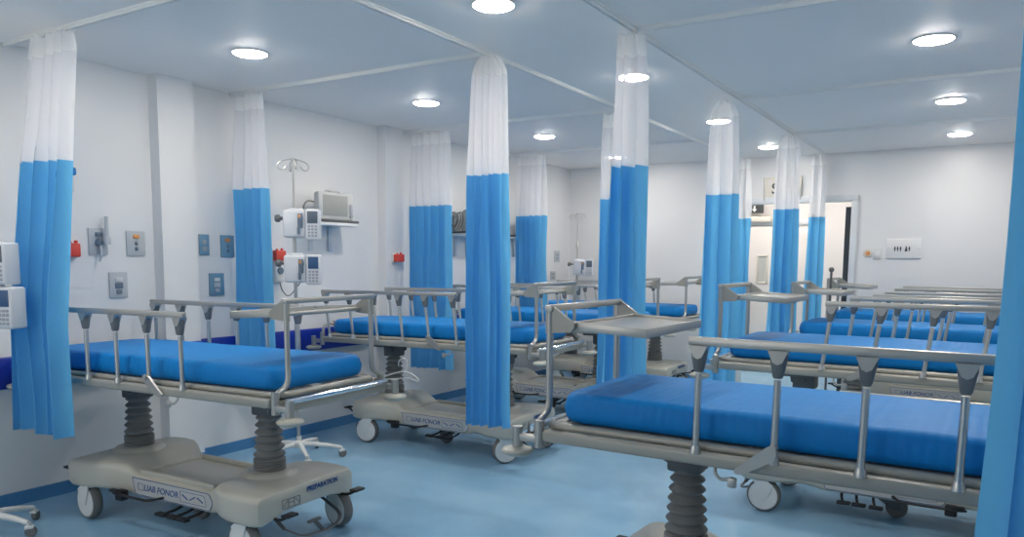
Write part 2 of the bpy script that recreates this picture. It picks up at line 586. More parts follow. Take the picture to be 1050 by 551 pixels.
# ------------------------------------------------------------------ curtains
def curtain(label, x, y, wt, ws, wb, depth, seed, folds, ang=0.0, zs=2.01, zb=0.46, hooks=7, flare=0.0, pinch=0.85, dx=0.0, dy=0.0, gather=1.0):
    rnd = random.Random(seed)
    t = thing('privacy_curtain', label, 'curtain', (x, y, 0), ang, 'blue privacy curtains with white net tops')
    NS = folds * 14
    # uneven fold spacing
    cum = [0.0]
    for i in range(folds):
        cum.append(cum[-1] + rnd.uniform(0.6, 1.5))
    cum = [c / cum[-1] for c in cum]
    amp = [rnd.uniform(0.55, 1.0) for _ in range(folds + 1)]
    shift = [rnd.uniform(-0.25, 0.25) for _ in range(folds + 1)]

    def pos(s, z):
        # s in 0..1 along the cloth
        f = s * folds
        i = min(int(f), folds - 1)
        fr = f - i
        u = cum[i] + (cum[i + 1] - cum[i]) * fr
        w_lin = cum[i] + (cum[i + 1] - cum[i]) * (fr + 0.16 * math.sin(2 * PI * fr) * 1.0)
        if z > zs:
            k = (z - zs) / (H - 0.05 - zs)
            W = ws + (wt - ws) * min(1, k * 1.05) ** 1.3
            if z > H - 0.13:
                W *= 1 + (gather - 1) * ((z - H + 0.13) / 0.10) ** 1.2
        else:
            k = (zs - z) / (zs - zb)
            W = ws + (wb - ws) * k ** 1.4
        a = amp[i] * (1 - fr) + amp[i + 1] * fr
        sh = shift[i] * (1 - fr) + shift[i + 1] * fr
        D = depth * (1.0 if z < zs else 1.0 - 0.35 * (z - zs) / (H - zs))
        yy = D * (0.5 * a * math.cos(2 * PI * fr) + 0.45 * sh)
        drift = 0.012 * noise.noise((s * 5 + seed * 3.1, z * 1.3, 0.5))
        drift2 = 0.02 * noise.noise((s * 7 + seed, z * 1.7, 4.5))
        # gathered edge curl: bundle thinner at the sides
        edge = 1 - 0.35 * abs(2 * u - 1) ** 3
        xx = (w_lin - 0.5) * W + drift + dx * ((zs - z) / (zs - zb) if z < zs else 0)
        k2 = min(1.0, max(0.0, (H - 0.1 - z) / (H - 0.1 - 1.15)))
        return Vector((xx, yy * edge + drift2 + dy * k2, z))

    def sheet(z0, z1, nz, name, m, parent, scallop=0.0, inset=0.0, sag=0.0):
        mb = MB()
        bm = mb.bm
        rows = []
        for j in range(nz + 1):
            z = z0 + (z1 - z0) * j / nz
            row = []
            for i in range(NS + 1):
                s = i / NS
                p = pos(s, z)
                if j == nz and scallop:
                    p.z -= scallop * (0.5 - 0.5 * math.cos(2 * PI * s * hooks)) 
                if j == 0 and sag:
                    p.z += sag * noise.noise((s * 6, seed, 2.2))
                if inset:
                    p.y -= inset
                row.append(bm.verts.new(p))
            rows.append(row)
        for j in range(nz):
            for i in range(NS):
                bm.faces.new((rows[j][i], rows[j][i + 1], rows[j + 1][i + 1], rows[j + 1][i]))
        o = mb.build(name, m, parent, angle=180)
        return o

    dr = sheet(zb, zs, 26, 'drape', 'blue_drape', t, sag=0.02)
    sheet(zb - 0.001, zb + 0.03, 2, 'hem', 'blue_drape', dr, inset=0.0015, sag=0.02)
    sheet(zs - 0.004, H - 0.145, 12, 'net_panel', 'net', t)
    sheet(H - 0.15, H - 0.030, 4, 'header_band', 'net_band', t, scallop=0.016)
    for k in range(hooks):
        s = (k + 0.001) / max(1, hooks - 1) * 0.998
        p = pos(s, H - 0.038)
        q = Vector((p.x * pinch, 0, H - 0.027))
        MB().tube([p + Vector((0, 0, -0.01)), p.lerp(q, 0.5) + Vector((0.002, 0, 0.0)), q], 0.0035, 6).build('hook', 'rail_white', t)
    return t


# C1 .. C12
curtain('nearest left curtain, gathered in front of the closest left stretcher head', -4.405, 2.36, 0.42, 0.425, 0.49, 0.13, 1, 5, zb=0.535, dx=-0.01, dy=-0.15, gather=0.85)
curtain('curtain by the left wall between the two nearest left stretchers, beside the drip stand', -4.73, 3.93, 0.29, 0.345, 0.40, 0.13, 2, 4, zb=0.46)
curtain('wide curtain by the left wall behind the second left stretcher', -4.60, 5.92, 0.44, 0.48, 0.48, 0.14, 3, 6, zb=0.45)
curtain('tall bundled curtain hanging in front of the second left stretcher foot end', -2.615, 3.93, 0.245, 0.295, 0.33, 0.10, 4, 6, zb=0.475, pinch=0.8, gather=0.55)
curtain('farthest curtain along the left wall, near the far corner', -4.57, 7.75, 0.36, 0.40, 0.44, 0.12, 5, 6, zb=0.45)
curtain('curtain half hidden behind the tall central curtain', -2.70, 5.90, 0.21, 0.24, 0.26, 0.12, 6, 4, zb=0.45)
curtain('tall central curtain standing behind the nearest right stretcher', -1.715, 3.93, 0.155, 0.20, 0.27, 0.13, 17, 3, zb=0.47)
curtain('tall curtain just right of centre, behind the second right stretcher foot end', -1.80, 5.88, 0.21, 0.26, 0.30, 0.13, 8, 3, zb=0.45, gather=0.6)
curtain('narrow distant curtain left of the doorway', -2.555, 9.20, 0.15, 0.20, 0.24, 0.09, 9, 2, zb=0.45)
curtain('curtain hanging in front of the lettered sign over the doorway', -1.735, 7.74, 0.215, 0.235, 0.29, 0.11, 10, 3, zb=0.46, gather=0.6)
curtain('narrowest distant curtain right of the lettered sign, before the doorway', -1.73, 9.20, 0.16, 0.175, 0.22, 0.09, 11, 2, zb=0.46, gather=0.6)
curtain('large close blue curtain filling the right edge of the photo', 0.33, 1.93, 0.56, 0.62, 0.70, 0.20, 12, 6, zb=0.47)


# ------------------------------------------------------------------ hospital stretcher
def lerp(a, b, t):
    return a + (b - a) * t


def smooth_path(pts, r=0.05, n=5):
    pts = [Vector(p) for p in pts]
    out = [pts[0]]
    for i in range(1, len(pts) - 1):
        a, b, c = pts[i - 1], pts[i], pts[i + 1]
        d1 = min(r, (a - b).length * 0.49)
        d2 = min(r, (c - b).length * 0.49)
        p = b + (a - b).normalized() * d1
        q = b + (c - b).normalized() * d2
        for k in range(n + 1):
            t = k / n
            out.append(p * (1 - t) ** 2 + b * 2 * t * (1 - t) + q * t * t)
    out.append(pts[-1])
    return out


FOOT = 0.95            # local x of the foot end of the side beams
HEAD = FOOT - 1.95


def U(u):
    return FOOT - u


def make_base(root):
    mb = MB()
    # u, half width, top z, bottom z at side, bottom z in the middle
    secs = [
        (0.146, 0.25, 0.302, 0.235, 0.25), (0.148, 0.31, 0.322, 0.205, 0.238), (0.156, 0.342, 0.334, 0.194, 0.232), (0.18, 0.360, 0.340, 0.190, 0.230),
        (0.25, 0.368, 0.343, 0.190, 0.230), (0.36, 0.364, 0.346, 0.192, 0.222), (0.43, 0.345, 0.346, 0.198, 0.200),
        (0.50, 0.300, 0.343, 0.190, 0.175), (0.56, 0.258, 0.325, 0.172, 0.165), (0.60, 0.245, 0.292, 0.164, 0.158),
        (0.63, 0.240, 0.282, 0.160, 0.155), (0.90, 0.238, 0.281, 0.160, 0.155), (1.21, 0.240, 0.283, 0.160, 0.155),
        (1.25, 0.245, 0.296, 0.166, 0.160), (1.30, 0.262, 0.325, 0.176, 0.170), (1.37, 0.305, 0.343, 0.190, 0.185),
        (1.44, 0.345, 0.347, 0.197, 0.210), (1.54, 0.366, 0.345, 0.192, 0.225), (1.63, 0.364, 0.340, 0.190, 0.230),
        (1.675, 0.350, 0.334, 0.194, 0.232), (1.69, 0.31, 0.322, 0.207, 0.238), (1.694, 0.25, 0.302, 0.236, 0.25)]
    rings = []
    for u, w, t, bs, bm_ in secs:
        h = t - bs
        r = 0.016 if w < 0.25 and 0.5 < u < 1.4 else min(0.032, h * 0.45)
        ring = []
        # going round: right side bottom -> top -> left -> bottom
        half = []
        for k in range(5):           # lower corner
            a = -PI / 2 + (PI / 2) * k / 4
            half.append((w - r * 0.8 + r * 0.8 * math.cos(a), bs + r * 0.8 + r * 0.8 * math.sin(a)))
        for k in range(7):           # upper corner, wide
            a = (PI / 2) * k / 6
            half.append((w - r * 1.2 - 0.01 + (r * 1.2) * math.cos(a) + (0.01 if k == 0 else 0.01 * (1 - k / 6)), t - r + r * math.sin(a)))
        half.append((w * 0.55, t + 0.004))
        half.append((w * 0.2, t + 0.006))
        bot = [(w * 0.2, bm_), (w * 0.5, lerp(bm_, bs, 0.12)), (w * 0.72, lerp(bm_, bs, 0.55))]
        full = bot + half
        right = [(y, z) for y, z in full]
        left = [(-y, z) for y, z in reversed(full)]
        rings.append([Vector((U(u), y, z)) for y, z in right + left])
    mb.rings(rings)
    # raised tray lip between the columns
    mb.box((U(0.92), 0.20, 0.292), (0.60, 0.03, 0.03), 0.008)
    mb.box((U(0.92), -0.20, 0.292), (0.60, 0.03, 0.03), 0.008)
    mb.box((U(1.20), 0, 0.290), (0.03, 0.40, 0.028), 0.008)
    mb.box((U(0.64), 0, 0.290), (0.03, 0.40, 0.028), 0.008)
    # collars under the bellows
    for u in (0.43, 1.52):
        mb.lathe([(0.150, 0.325), (0.148, 0.350), (0.130, 0.366), (0.10, 0.372), (0.02, 0.372)], (U(u), 0, 0), 'z', 32)
    base = mb.build('base', 'cream', root, angle=35)
    # side label panels with lettering, one on each side
    for s in (-1, 1):
        yb, yt, zb_, zt = s * 0.2435, s * 0.2405, 0.180, 0.262
        cen = Vector((U(0.92), s * 0.2455, 0.221))
        right = Vector((-s, 0, 0))
        M = frame_matrix(cen, (s * -1.0, 0, 0), (0, 0, 1))
        lp = MB()
        poly = [(-0.325, 0.046), (-0.30, -0.046), (0.305, -0.046), (0.33, 0.0), (0.30, 0.046)]
        Mp = M @ Matrix(((1, 0, 0, 0), (0, 0, 1, 0), (0, -1, 0, 0), (0, 0, 0, 1)))
        lp.prism(poly, 0.004, Mp)
        pan = lp.build('label_panel', 'label_grey', base, smooth=False)
        bd = MB()
        loop = [M @ Vector((x, z, 0.0025)) for x, z in poly]
        bd.tube(smooth_path(loop + [loop[0]], 0.012, 3), 0.0016, 6)
        # pictogram box outlines on the right of the panel and square symbol on the left
        pic = [M @ Vector((x, z, 0.0025)) for x, z in [(0.075, 0.028), (0.265, 0.028), (0.28, -0.030), (0.075, -0.030)]]
        bd.tube(smooth_path(pic + [pic[0]], 0.01, 3), 0.0013, 6)
        sq = [M @ Vector((x, z, 0.0025)) for x, z in [(-0.275, 0.020), (-0.235, 0.020), (-0.235, -0.018), (-0.275, -0.018)]]
        bd.tube(sq + [sq[0]], 0.0018, 6)
        for k in range(3):
            x0 = 0.092 + k * 0.060
            zz = 0.011 if k % 2 else -0.011
            bd.tube([M @ Vector((x0, -zz, 0.003)), M @ Vector((x0 + 0.042, zz, 0.003))], 0.0034, 6)
        bd.build('label_border', 'ink_blue', base)
        text_mesh('lettering', 'LIAB FONOR', 0.050, 'ink_blue', base, M @ Matrix.Translation((-0.085, 0.0, 0.0028)), italic=0.2, bold=0.0004)
    # foot face lettering and pictogram card
    Mf = frame_matrix((U(0.146) + 0.004, 0.09, 0.306), (0, 1, 0), (-0.25, 0, 1))
    text_mesh('foot_lettering', 'PREPARATION', 0.036, 'ink_blue', base, Mf, italic=0.25, bold=0.001)
    Mc = frame_matrix((U(0.146) + 0.001, -0.135, 0.270), (0, 1, 0), (0, 0, 1))
    card = MB()
    for a, b in (((-0.06, 0.022), (0.06, 0.022)), ((-0.06, -0.022), (0.06, -0.022)), ((-0.06, -0.022), (-0.06, 0.022)),
                 ((0.06, -0.022), (0.06, 0.022)), ((-0.02, -0.022), (-0.02, 0.022)), ((0.02, -0.022), (0.02, 0.022)),
                 ((-0.055, -0.012), (-0.027, 0.014)), ((0.055, -0.012), (0.027, 0.014)), ((-0.014, 0.0), (0.014, 0.0))):
        card.tube([Mc @ Vector((a[0], a[1], 0.003)), Mc @ Vector((b[0], b[1], 0.003))], 0.0014, 6)
    card.build('pictogram_card', 'ink_grey', base)
    return base


def make_caster(root, u, s, turn):
    x, y = U(u), s * 0.315
    R = Matrix.Translation((x, y, 0)) @ Matrix.Rotation(turn, 4, 'Z')
    # fork with hood over the wheel (wheel axis along local y)
    f = MB()
    f.cyl((0, 0, 0.19), (0, 0, 0.235), 0.03)
    for sy in (-1, 1):
        f.prism([(-0.058, 0.085), (-0.09, 0.17), (-0.03, 0.212), (0.03, 0.20), (0.0, 0.12), (-0.012, 0.085)], 0.005,
                Matrix.Translation((0, sy * 0.036, 0)))
    fork = f.build('caster', 'white_plastic', root, matrix=R)
    MB().lathe([(0.08, -0.028), (0.093, -0.027), (0.0995, -0.016), (0.1005, 0), (0.0995, 0.016), (0.093, 0.027), (0.08, 0.028)],
               (-0.03, 0, 0.1005), 'y', 40, hollow=True).build('tyre', 'tyre', fork)
    MB().lathe([(0.002, -0.031), (0.02, -0.0325), (0.084, -0.030), (0.087, -0.026), (0.087, 0.026), (0.084, 0.030), (0.02, 0.0325), (0.002, 0.031)],
               (-0.03, 0, 0.1005), 'y', 40).build('hub_cover', 'white_plastic', fork)
    return fork


def make_bellows(root, u):
    prof = []
    z0, z1 = 0.366, 0.715
    # compressed lower stack
    n = 5
    z = z0
    for k in range(n):
        h = 0.014
        prof += [(0.078, z), (0.086, z + h * 0.5), (0.078, z + h)]
        z += h
    m = 7
    hh = (z1 - z) / m
    for k in range(m):
        t = k / (m - 1)
        ro = lerp(0.084, 0.066, t)
        prof += [(ro - 0.020, z + 0.002), (ro - 0.003, z + hh * 0.38), (ro, z + hh * 0.5), (ro - 0.003, z + hh * 0.62)]
        z += hh
    prof += [(0.05, z1)]
    prof = [(0.02, z0)] + prof + [(0.02, z1)]
    return MB().lathe(prof, (U(u), 0, 0), 'z', 32).build('bellows', 'bellows_rubber', root, angle=50)


def rounded_loop(x0, x1, w, z, r=0.07, n=6):
    pts = []
    for cx, cy, a0 in ((x1 - r, w - r, 0), (x0 + r, w - r, 90), (x0 + r, -w + r, 180), (x1 - r, -w + r, 270)):
        for k in range(n + 1):
            a = math.radians(a0 + 90 * k / n)
            pts.append(Vector((cx + r * math.cos(a), cy + r * math.sin(a), z)))
    return pts


def make_mattress(root, T):
    mb = MB()
    bm = mb.bm
    x0, x1, w = HEAD + 0.03, FOOT - 0.035, 0.335
    zb, zt = 0.045, 0.160
    r = 0.075
    out = rounded_loop(x0, x1, w, 0, r, 8)
    n = len(out)
    cx = (x0 + x1) / 2
    rings = []

    def inset(d, z):
        ring = []
        for p in out:
            q = Vector((p.x, p.y, z))
            # inset toward the centre lines
            sx = (abs(p.x - cx) - d) / abs(p.x - cx) if abs(p.x - cx) > 1e-6 else 1
            sy = (abs(p.y) - d) / abs(p.y) if abs(p.y) > 1e-6 else 1
            q.x = cx + (p.x - cx) * sx
            q.y = p.y * sy
            ring.append(q)
        return ring
    rings.append(inset(0.03, zb))
    rings.append(inset(0.008, zb + 0.008))
    rings.append(inset(0.0, zb + 0.03))
    rings.append(inset(-0.004, zb + 0.06))
    rings.append(inset(0.002, zt - 0.03))
    for k in range(1, 6):
        a = k / 5 * PI / 2
        rings.append(inset(0.002 + 0.03 * (1 - math.cos(a)), zt - 0.03 + 0.03 * math.sin(a)))
    mb.rings(rings, caps=False)
    # bottom and grid top
    bm.verts.ensure_lookup_table()
    bm.faces.new(list(reversed(bm.verts[0:n])))
    bm.faces.new(bm.verts[len(bm.verts) - n:])
    top = [f for f in bm.faces if len(f.verts) == n and f.calc_center_median().z > 0.1]
    res = bmesh.ops.inset_region(bm, faces=top, thickness=0.05, depth=0.006)
    # subdivide long side edges so the sheet can pucker
    es = [e for e in bm.edges if abs(e.verts[0].co.x - e.verts[1].co.x) > 0.8]
    bmesh.ops.subdivide_edges(bm, edges=es, cuts=36, use_grid_fill=True)
    for v in bm.verts:
        p = v.co
        side = abs(p.y) > w - 0.05
        k = 0.004 if side else 0.003
        v.co.z += k * noise.noise((p.x * 5, p.y * 9, 1.3)) if p.z > 0.06 else 0
        if side:
            v.co.y += math.copysign(0.005 * noise.noise((p.x * 9, p.z * 6, math.copysign(3, p.y))), p.y)
    return mb.build('mattress', 'blue_sheet', root, angle=60, matrix=T)


def make_rail(root, T, s, lean, zr=0.395):
    y = s * 0.402
    u0 = 0.568
    n = 6
    ps = 0.2545
    # side rail = top bar
    bar = MB().box((U(u0 + (n - 1) * ps / 2 + 0.025) - lean, y, zr), ((n - 1) * ps + 0.075, 0.026, 0.029), 0.005).build('side_rail', 'satin', root, matrix=T)
    for k in range(n):
        xb = U(u0 + 0.025 + k * ps)
        xt = xb - lean
        zt = zr - 0.0145
        MB().tube([(xb, y, 0.028), (lerp(xb, xt, 0.74), y, lerp(0.028, zt, 0.74))], 0.0115, 12).lathe(
            [(0.001, 0.018), (0.019, 0.018), (0.019, 0.03), (0.014, 0.046), (0.001, 0.046)], (xb, y, 0), 'z', 16).build('post', 'steel', bar)
        kn = MB()
        sh = lambda z: lerp(xb, xt, (z - 0.028) / (zt - 0.028))
        zs_ = [zt + 0.002, zt - 0.024, zt - 0.048, zt - 0.078, zt - 0.086]
        ws_ = [0.027, 0.026, 0.022, 0.0165, 0.013]
        ds_ = [0.017, 0.019, 0.019, 0.016, 0.012]
        rings = []
        for z, w_, d_ in zip(zs_, ws_, ds_):
            cx = sh(z)
            rings.append([Vector((cx + w_ * math.copysign(abs(math.cos(a)) ** 0.6, math.cos(a)), y + d_ * math.copysign(abs(math.sin(a)) ** 0.6, math.sin(a)), z))
                          for a in [2 * PI * j / 16 for j in range(16)]])
        kn.rings(rings)
        kn.build('knuckle', 'knuckle', bar)
        cp = MB()
        if True:
            Mx = Matrix.Translation((sh(zt - 0.02), y, 0))
            cp.prism([(-0.031, zt + 0.001), (-0.014, zt - 0.036), (0.0, zt - 0.043), (0.014, zt - 0.036), (0.031, zt + 0.001)], 0.043, Mx)
        cp.build('knuckle_plate', 'satin', bar)
    # release lever at the second post
    xk = U(u0 + 0.025 + ps)
    lv = MB()
    lv.prism([(0.010, 0.078), (0.024, 0.070), (0.118, -0.012), (0.114, -0.026), (0.09, -0.026), (-0.010, 0.036), (-0.014, 0.062)], 0.012, Matrix.Translation((xk, y + s * 0.016, 0)))
    lv.cyl((xk, y - 0.005, 0.07), (xk, y + s * 0.03, 0.07), 0.014)
    lv.build('release_lever', 'satin', bar)
    # drip-bag hook below the beam
    hk = smooth_path([(xk + 0.19, s * 0.38, -0.02), (xk + 0.19, s * 0.39, -0.045), (xk + 0.165, s * 0.395, -0.062), (xk + 0.13, s * 0.395, -0.050)], 0.02, 4)
    MB().tube(hk, 0.006, 8).box((xk + 0.13, s * 0.395, -0.064), (0.03, 0.018, 0.034), 0.006).build('hook', 'satin', bar)


def make_stretcher(lean, folded=None):
    root = thing('hospital_stretcher', 'x', 'stretcher', (0, 0, 0), 0, 'wheeled hospital stretchers with blue mattresses')
    T = Matrix.Identity(4)
    make_base(root)
    for u, s, a in ((0.255, -1, PI), (0.255, 1, PI - 0.22), (1.515, -1, 0.0), (1.515, 1, 0.0)):
        make_caster(root, u, s, a)
    make_bellows(root, 0.43)
    make_bellows(root, 1.52)
    # pedals and linkage
    for s in (-1, 1):
        p = MB()
        p.tube(smooth_path([(U(1.34), s * 0.30, 0.185), (U(1.30), s * 0.325, 0.185), (U(1.02), s * 0.325, 0.185), (U(0.98), s * 0.25, 0.19)], 0.03, 4), 0.010, 8, flat=0.7)
        p.box((U(1.27), s * 0.30, 0.175), (0.06, 0.05, 0.06), 0.01)
        p.box((U(1.30), s * 0.32, 0.20), (0.07, 0.03, 0.018), 0.006)
        p.build('side_pedal_bar', 'black_rubber', root)
        for k, u in enumerate((0.70, 0.78, 0.87)):
            q = MB()
            q.tube(smooth_path([(U(u), s * 0.16, 0.175), (U(u + 0.01), s * 0.24, 0.14), (U(u + 0.03), s * 0.31, 0.13)], 0.03, 4), 0.008, 8)
            q.box((U(u + 0.035), s * 0.32, 0.13), (0.075, 0.04, 0.018), 0.006)
            q.build('foot_pedal', 'black_rubber', root)
    for uu, d in ((1.70, -1), (0.15, 1)):
        for s in (-1, 1):
            b = MB()
            b.tube(smooth_path([(U(uu) - d * 0.04, s * 0.24, 0.21), (U(uu) + d * 0.05, s * 0.25, 0.215), (U(uu) + d * 0.11, s * 0.25, 0.25)], 0.03, 4), 0.008, 8)
            b.box((U(uu) + d * 0.11, s * 0.25, 0.252), (0.05, 0.075, 0.014), 0.005)
            b.build('brake_pedal', 'black_rubber', root)
    st = MB()
    st.tube(smooth_path([(U(0.13), -0.20, 0.15), (U(0.10), -0.10, 0.085), (U(0.09), 0.12, 0.075), (U(0.14), 0.24, 0.10), (U(0.30), 0.25, 0.17)], 0.06, 5), 0.010, 8, flat=0.6)
    st.tube([(U(0.13), -0.20, 0.15), (U(0.25), -0.18, 0.21)], 0.010, 8)
    st.box((U(0.10), -0.02, 0.15), (0.02, 0.09, 0.014), 0.004)
    st.tube([(U(0.10), -0.02, 0.15), (U(0.10), 0.04, 0.085)], 0.012, 8)
    st.build('steer_bar', 'dark_metal', root)
    cw = MB()
    cw.lathe([(0.012, -0.016), (0.055, -0.016), (0.060, -0.01), (0.060, 0.01), (0.055, 0.016), (0.012, 0.016)], (U(0.98), 0.0, 0.0605), 'y', 28)
    cwo = cw.build('centre_wheel', 'tyre', root)
    MB().prism([(-0.02, 0.045), (0.02, 0.05), (0.16, 0.14), (0.16, 0.17), (0.02, 0.17), (-0.03, 0.10)], 0.008, Matrix.Translation((U(0.98), 0.022, 0))).prism(
        [(-0.02, 0.045), (0.02, 0.05), (0.16, 0.14), (0.16, 0.17), (0.02, 0.17), (-0.03, 0.10)], 0.008, Matrix.Translation((U(0.98), -0.022, 0))).build('wheel_arm', 'dark_metal', cwo)
    # ------- upper frame (all relative to beam height, T applied later)
    fr = MB()
    for s in (-1, 1):
        fr.box(((FOOT + HEAD) / 2, s * 0.384, 0), (FOOT - HEAD, 0.040, 0.046), 0.012, 3)
    for u in (0.02, 0.43, 1.0, 1.52, 1.93):
        fr.box((U(u), 0, -0.008), (0.05, 0.73, 0.034), 0.006)
    fr.box((U(-0.055), 0, -0.022), (0.03, 0.74, 0.036), 0.008)
    frame = fr.build('frame', 'cream_frame', root, matrix=T)
    dk = MB()
    dk.tube(rounded_loop(HEAD - 0.0, FOOT + 0.01, 0.350, 0.032, 0.07), 0.016, 10, closed=True)
    # deck: plate with hand slots at the foot end
    dk.box(((HEAD + FOOT - 0.16) / 2, 0, 0.032), (FOOT - 0.16 - HEAD - 0.02, 0.68, 0.018), 0.004)
    dk.box((FOOT - 0.015, 0, 0.032), (0.045, 0.66, 0.018), 0.004)
    for y in (-0.31, -0.10, 0.10, 0.31):
        dk.box((FOOT - 0.10, y, 0.032), (0.16, 0.05, 0.018), 0.004)
    dk.build('deck', 'cream_frame', frame)
    for u in (0.43, 1.52):
        hb = MB()
        hb.box((U(u), 0, -0.09), (0.13, 0.13, 0.13), 0.012)
        hb.box((U(u), 0, -0.04), (0.16, 0.5, 0.03), 0.006)
        for s in (-1, 1):
            hb.prism([(-0.055, -0.02), (0.055, -0.02), (0.04, -0.11), (0.0, -0.125), (-0.04, -0.11)], 0.01, Matrix.Translation((U(u) + 0.03, s * 0.075, 0)))
            hb.cyl((U(u) + 0.03, s * 0.07, -0.10), (U(u) + 0.03, s * 0.088, -0.10), 0.012)
        hb.build('lift_bracket', 'dark_metal', frame)
    MB().tube([(U(-0.075), -0.36, 0.012), (U(-0.075), 0.36, 0.012)], 0.0145, 14).build('foot_bar', 'chrome', root, matrix=T)
    for end, sgn in ((FOOT, 1), (HEAD, -1)):
        for s in (-1, 1):
            b = MB()
            x = end + sgn * 0.02
            b.cyl((x, s * 0.384, -0.05), (x, s * 0.384, 0.055), 0.019)
            b.box((x + sgn * 0.045, s * 0.386, -0.018), (0.10, 0.028, 0.03), 0.005)
            b.cyl((x + sgn * 0.095, s * 0.388, -0.055), (x + sgn * 0.095, s * 0.388, 0.022), 0.020)
            bk = b.build('corner_bracket', 'satin', root, matrix=T)
            MB().lathe([(0.002, -0.089), (0.045, -0.089), (0.060, -0.080), (0.063, -0.072), (0.058, -0.064), (0.03, -0.056), (0.002, -0.055)],
                       (x + sgn * 0.095, s * 0.388, 0), 'z', 28).build('bumper', 'cream', bk)
    make_mattress(root, T)
    for s in (-1, 1):
        if s == folded:
            make_rail(root, T, s, 0.345, 0.135)
        else:
            make_rail(root, T, s, lean)
    # foot frame with tray
    xf = U(-0.025)
    ht = 0.484
    ff = MB()
    for s in (-1, 1):
        path = smooth_path([(xf, s * 0.384, 0.0), (xf, s * 0.384, 0.05), (xf, s * 0.304, 0.075), (xf, s * 0.304, ht - 0.012)], 0.05, 6)
        ff.tube(path, 0.0135, 12)
    ff.box((xf, 0, ht - 0.010), (0.034, 0.644, 0.026), 0.006)
    foot = ff.build('foot_frame', 'satin', root, matrix=T)
    for s in (-1, 1):
        MB().prism([(0.016, ht), (-0.012, ht), (-0.105, ht - 0.062), (-0.105, ht - 0.080), (-0.092, ht - 0.098), (0.016, ht - 0.105)], 0.014,
                   Matrix.Translation((xf, s * 0.304, 0))).build('gusset', 'cream_frame', foot)
    tr = MB()
    zt = ht - 0.074
    xa, xb = xf - 0.085, xf - 0.385
    tr.box(((xa + xb) / 2, 0, zt), (xa - xb, 0.565, 0.008), 0.002)
    tr.box((xb, 0, zt + 0.0), (0.012, 0.585, 0.036), 0.004)
    tr.box((xa, 0, zt + 0.0), (0.012, 0.585, 0.030), 0.004)
    for s in (-1, 1):
        tr.box(((xa + xb) / 2, s * 0.288, zt), (xa - xb + 0.01, 0.012, 0.034), 0.004)
    tr.cyl((xa + 0.01, -0.30, zt - 0.004), (xa + 0.01, 0.30, zt - 0.004), 0.011)
    tr.build('tray', 'satin', foot, matrix=Matrix.Translation((xa, 0, zt)) @ Matrix.Rotation(math.radians(-2.5), 4, 'Y') @ Matrix.Translation((-xa, 0, -zt)))
    ph = MB()
    xh = HEAD - 0.03
    path = smooth_path([(xh, -0.36, 0.0), (xh, -0.36, 0.12), (xh, 0.36, 0.12), (xh, 0.36, 0.0)], 0.06, 6)
    ph.tube(path, 0.013, 12)
    pho = ph.build('push_handle', 'satin', root, matrix=T)
    MB().tube([(xh, -0.24, 0.12), (xh, 0.24, 0.12)], 0.019, 12).build('grip', 'knuckle', pho)
    return root


CASTERS = ((0.255, -1), (0.255, 1), (1.515, -1), (1.515, 1))     # front pair, rear pair
UPPER = ('frame', 'foot_bar', 'corner_bracket', 'mattress', 'side_rail', 'foot_frame', 'push_handle')


def place_stretcher(root, foot, yaw, zb, tilt, label, turns=None):
    c, s = math.cos(yaw), math.sin(yaw)
    root.location = (foot[0] - FOOT * c, foot[1] - FOOT * s, 0)
    root.rotation_euler = (0, 0, yaw)
    root['label'] = label
    M = Matrix.Translation((0.2, 0, zb)) @ Matrix.Rotation(math.radians(-tilt), 4, 'Y') @ Matrix.Translation((-0.2, 0, 0))
    if turns:
        cs = [ch for ch in root.children if ch.name.split('.')[0] == 'caster']
        for ch, (u, s_), a in zip(sorted(cs, key=lambda c: (-c.matrix_local.translation.x, c.matrix_local.translation.y)), CASTERS, turns):
            ch.matrix_local = Matrix.Translation((U(u), s_ * 0.315, 0)) @ Matrix.Rotation(a, 4, 'Z')
    for ch in root.children:
        if ch.name.split('.')[0] in UPPER:
            ch.matrix_local = M


stA = make_stretcher(0.004)
stB = make_stretcher(0.042)
stC = make_stretcher(0.004, -1)
beds = [
    (stA, True, (-2.824, 2.807), 0.050, 0.822, 0.5, 'nearest left stretcher, between the first two left curtains, wire hanger on its corner'),
    (stB, True, (-2.774, 5.060), 0.020, 0.848, 0.6, 'second left stretcher, its foot end behind the tall bundled curtain'),
    (stB, False, (-2.78, 6.83), 0.010, 0.850, 0.5, 'third left stretcher, mostly hidden behind the second one and the central curtains'),
    (stB, False, (-2.84, 8.40), 0.0, 0.850, 0.3, 'farthest left stretcher, seen between the central curtain and the next one'),
    (stC, True, (-1.403, 2.889), PI - 0.010, 0.845, 0.0, 'closest stretcher, filling the lower right of the photo'),
    (stB, False, (-1.390, 5.017), PI - 0.008, 0.878, 0.0, 'second right stretcher, directly behind the closest one'),
    (stB, False, (-1.40, 7.05), PI, 0.850, 0.2, 'third right stretcher, two behind the closest one, tray before the doorway'),
    (stB, False, (-1.42, 8.78), PI, 0.855, 0.2, 'farthest right stretcher, by the far wall under the pictogram plate'),
]
TURNS = {0: (-0.1, PI - 0.2, -0.10, 0.1), 1: (PI + 0.85, PI, 0.19, 0.4), 5: (0.3, 0.0, PI + 0.55, PI)}
for i, (src, own, foot, yaw, zb, tilt, label) in enumerate(beds):
    o = src if own else dup(src)
    place_stretcher(o, foot, yaw, zb, tilt, label, TURNS.get(i))

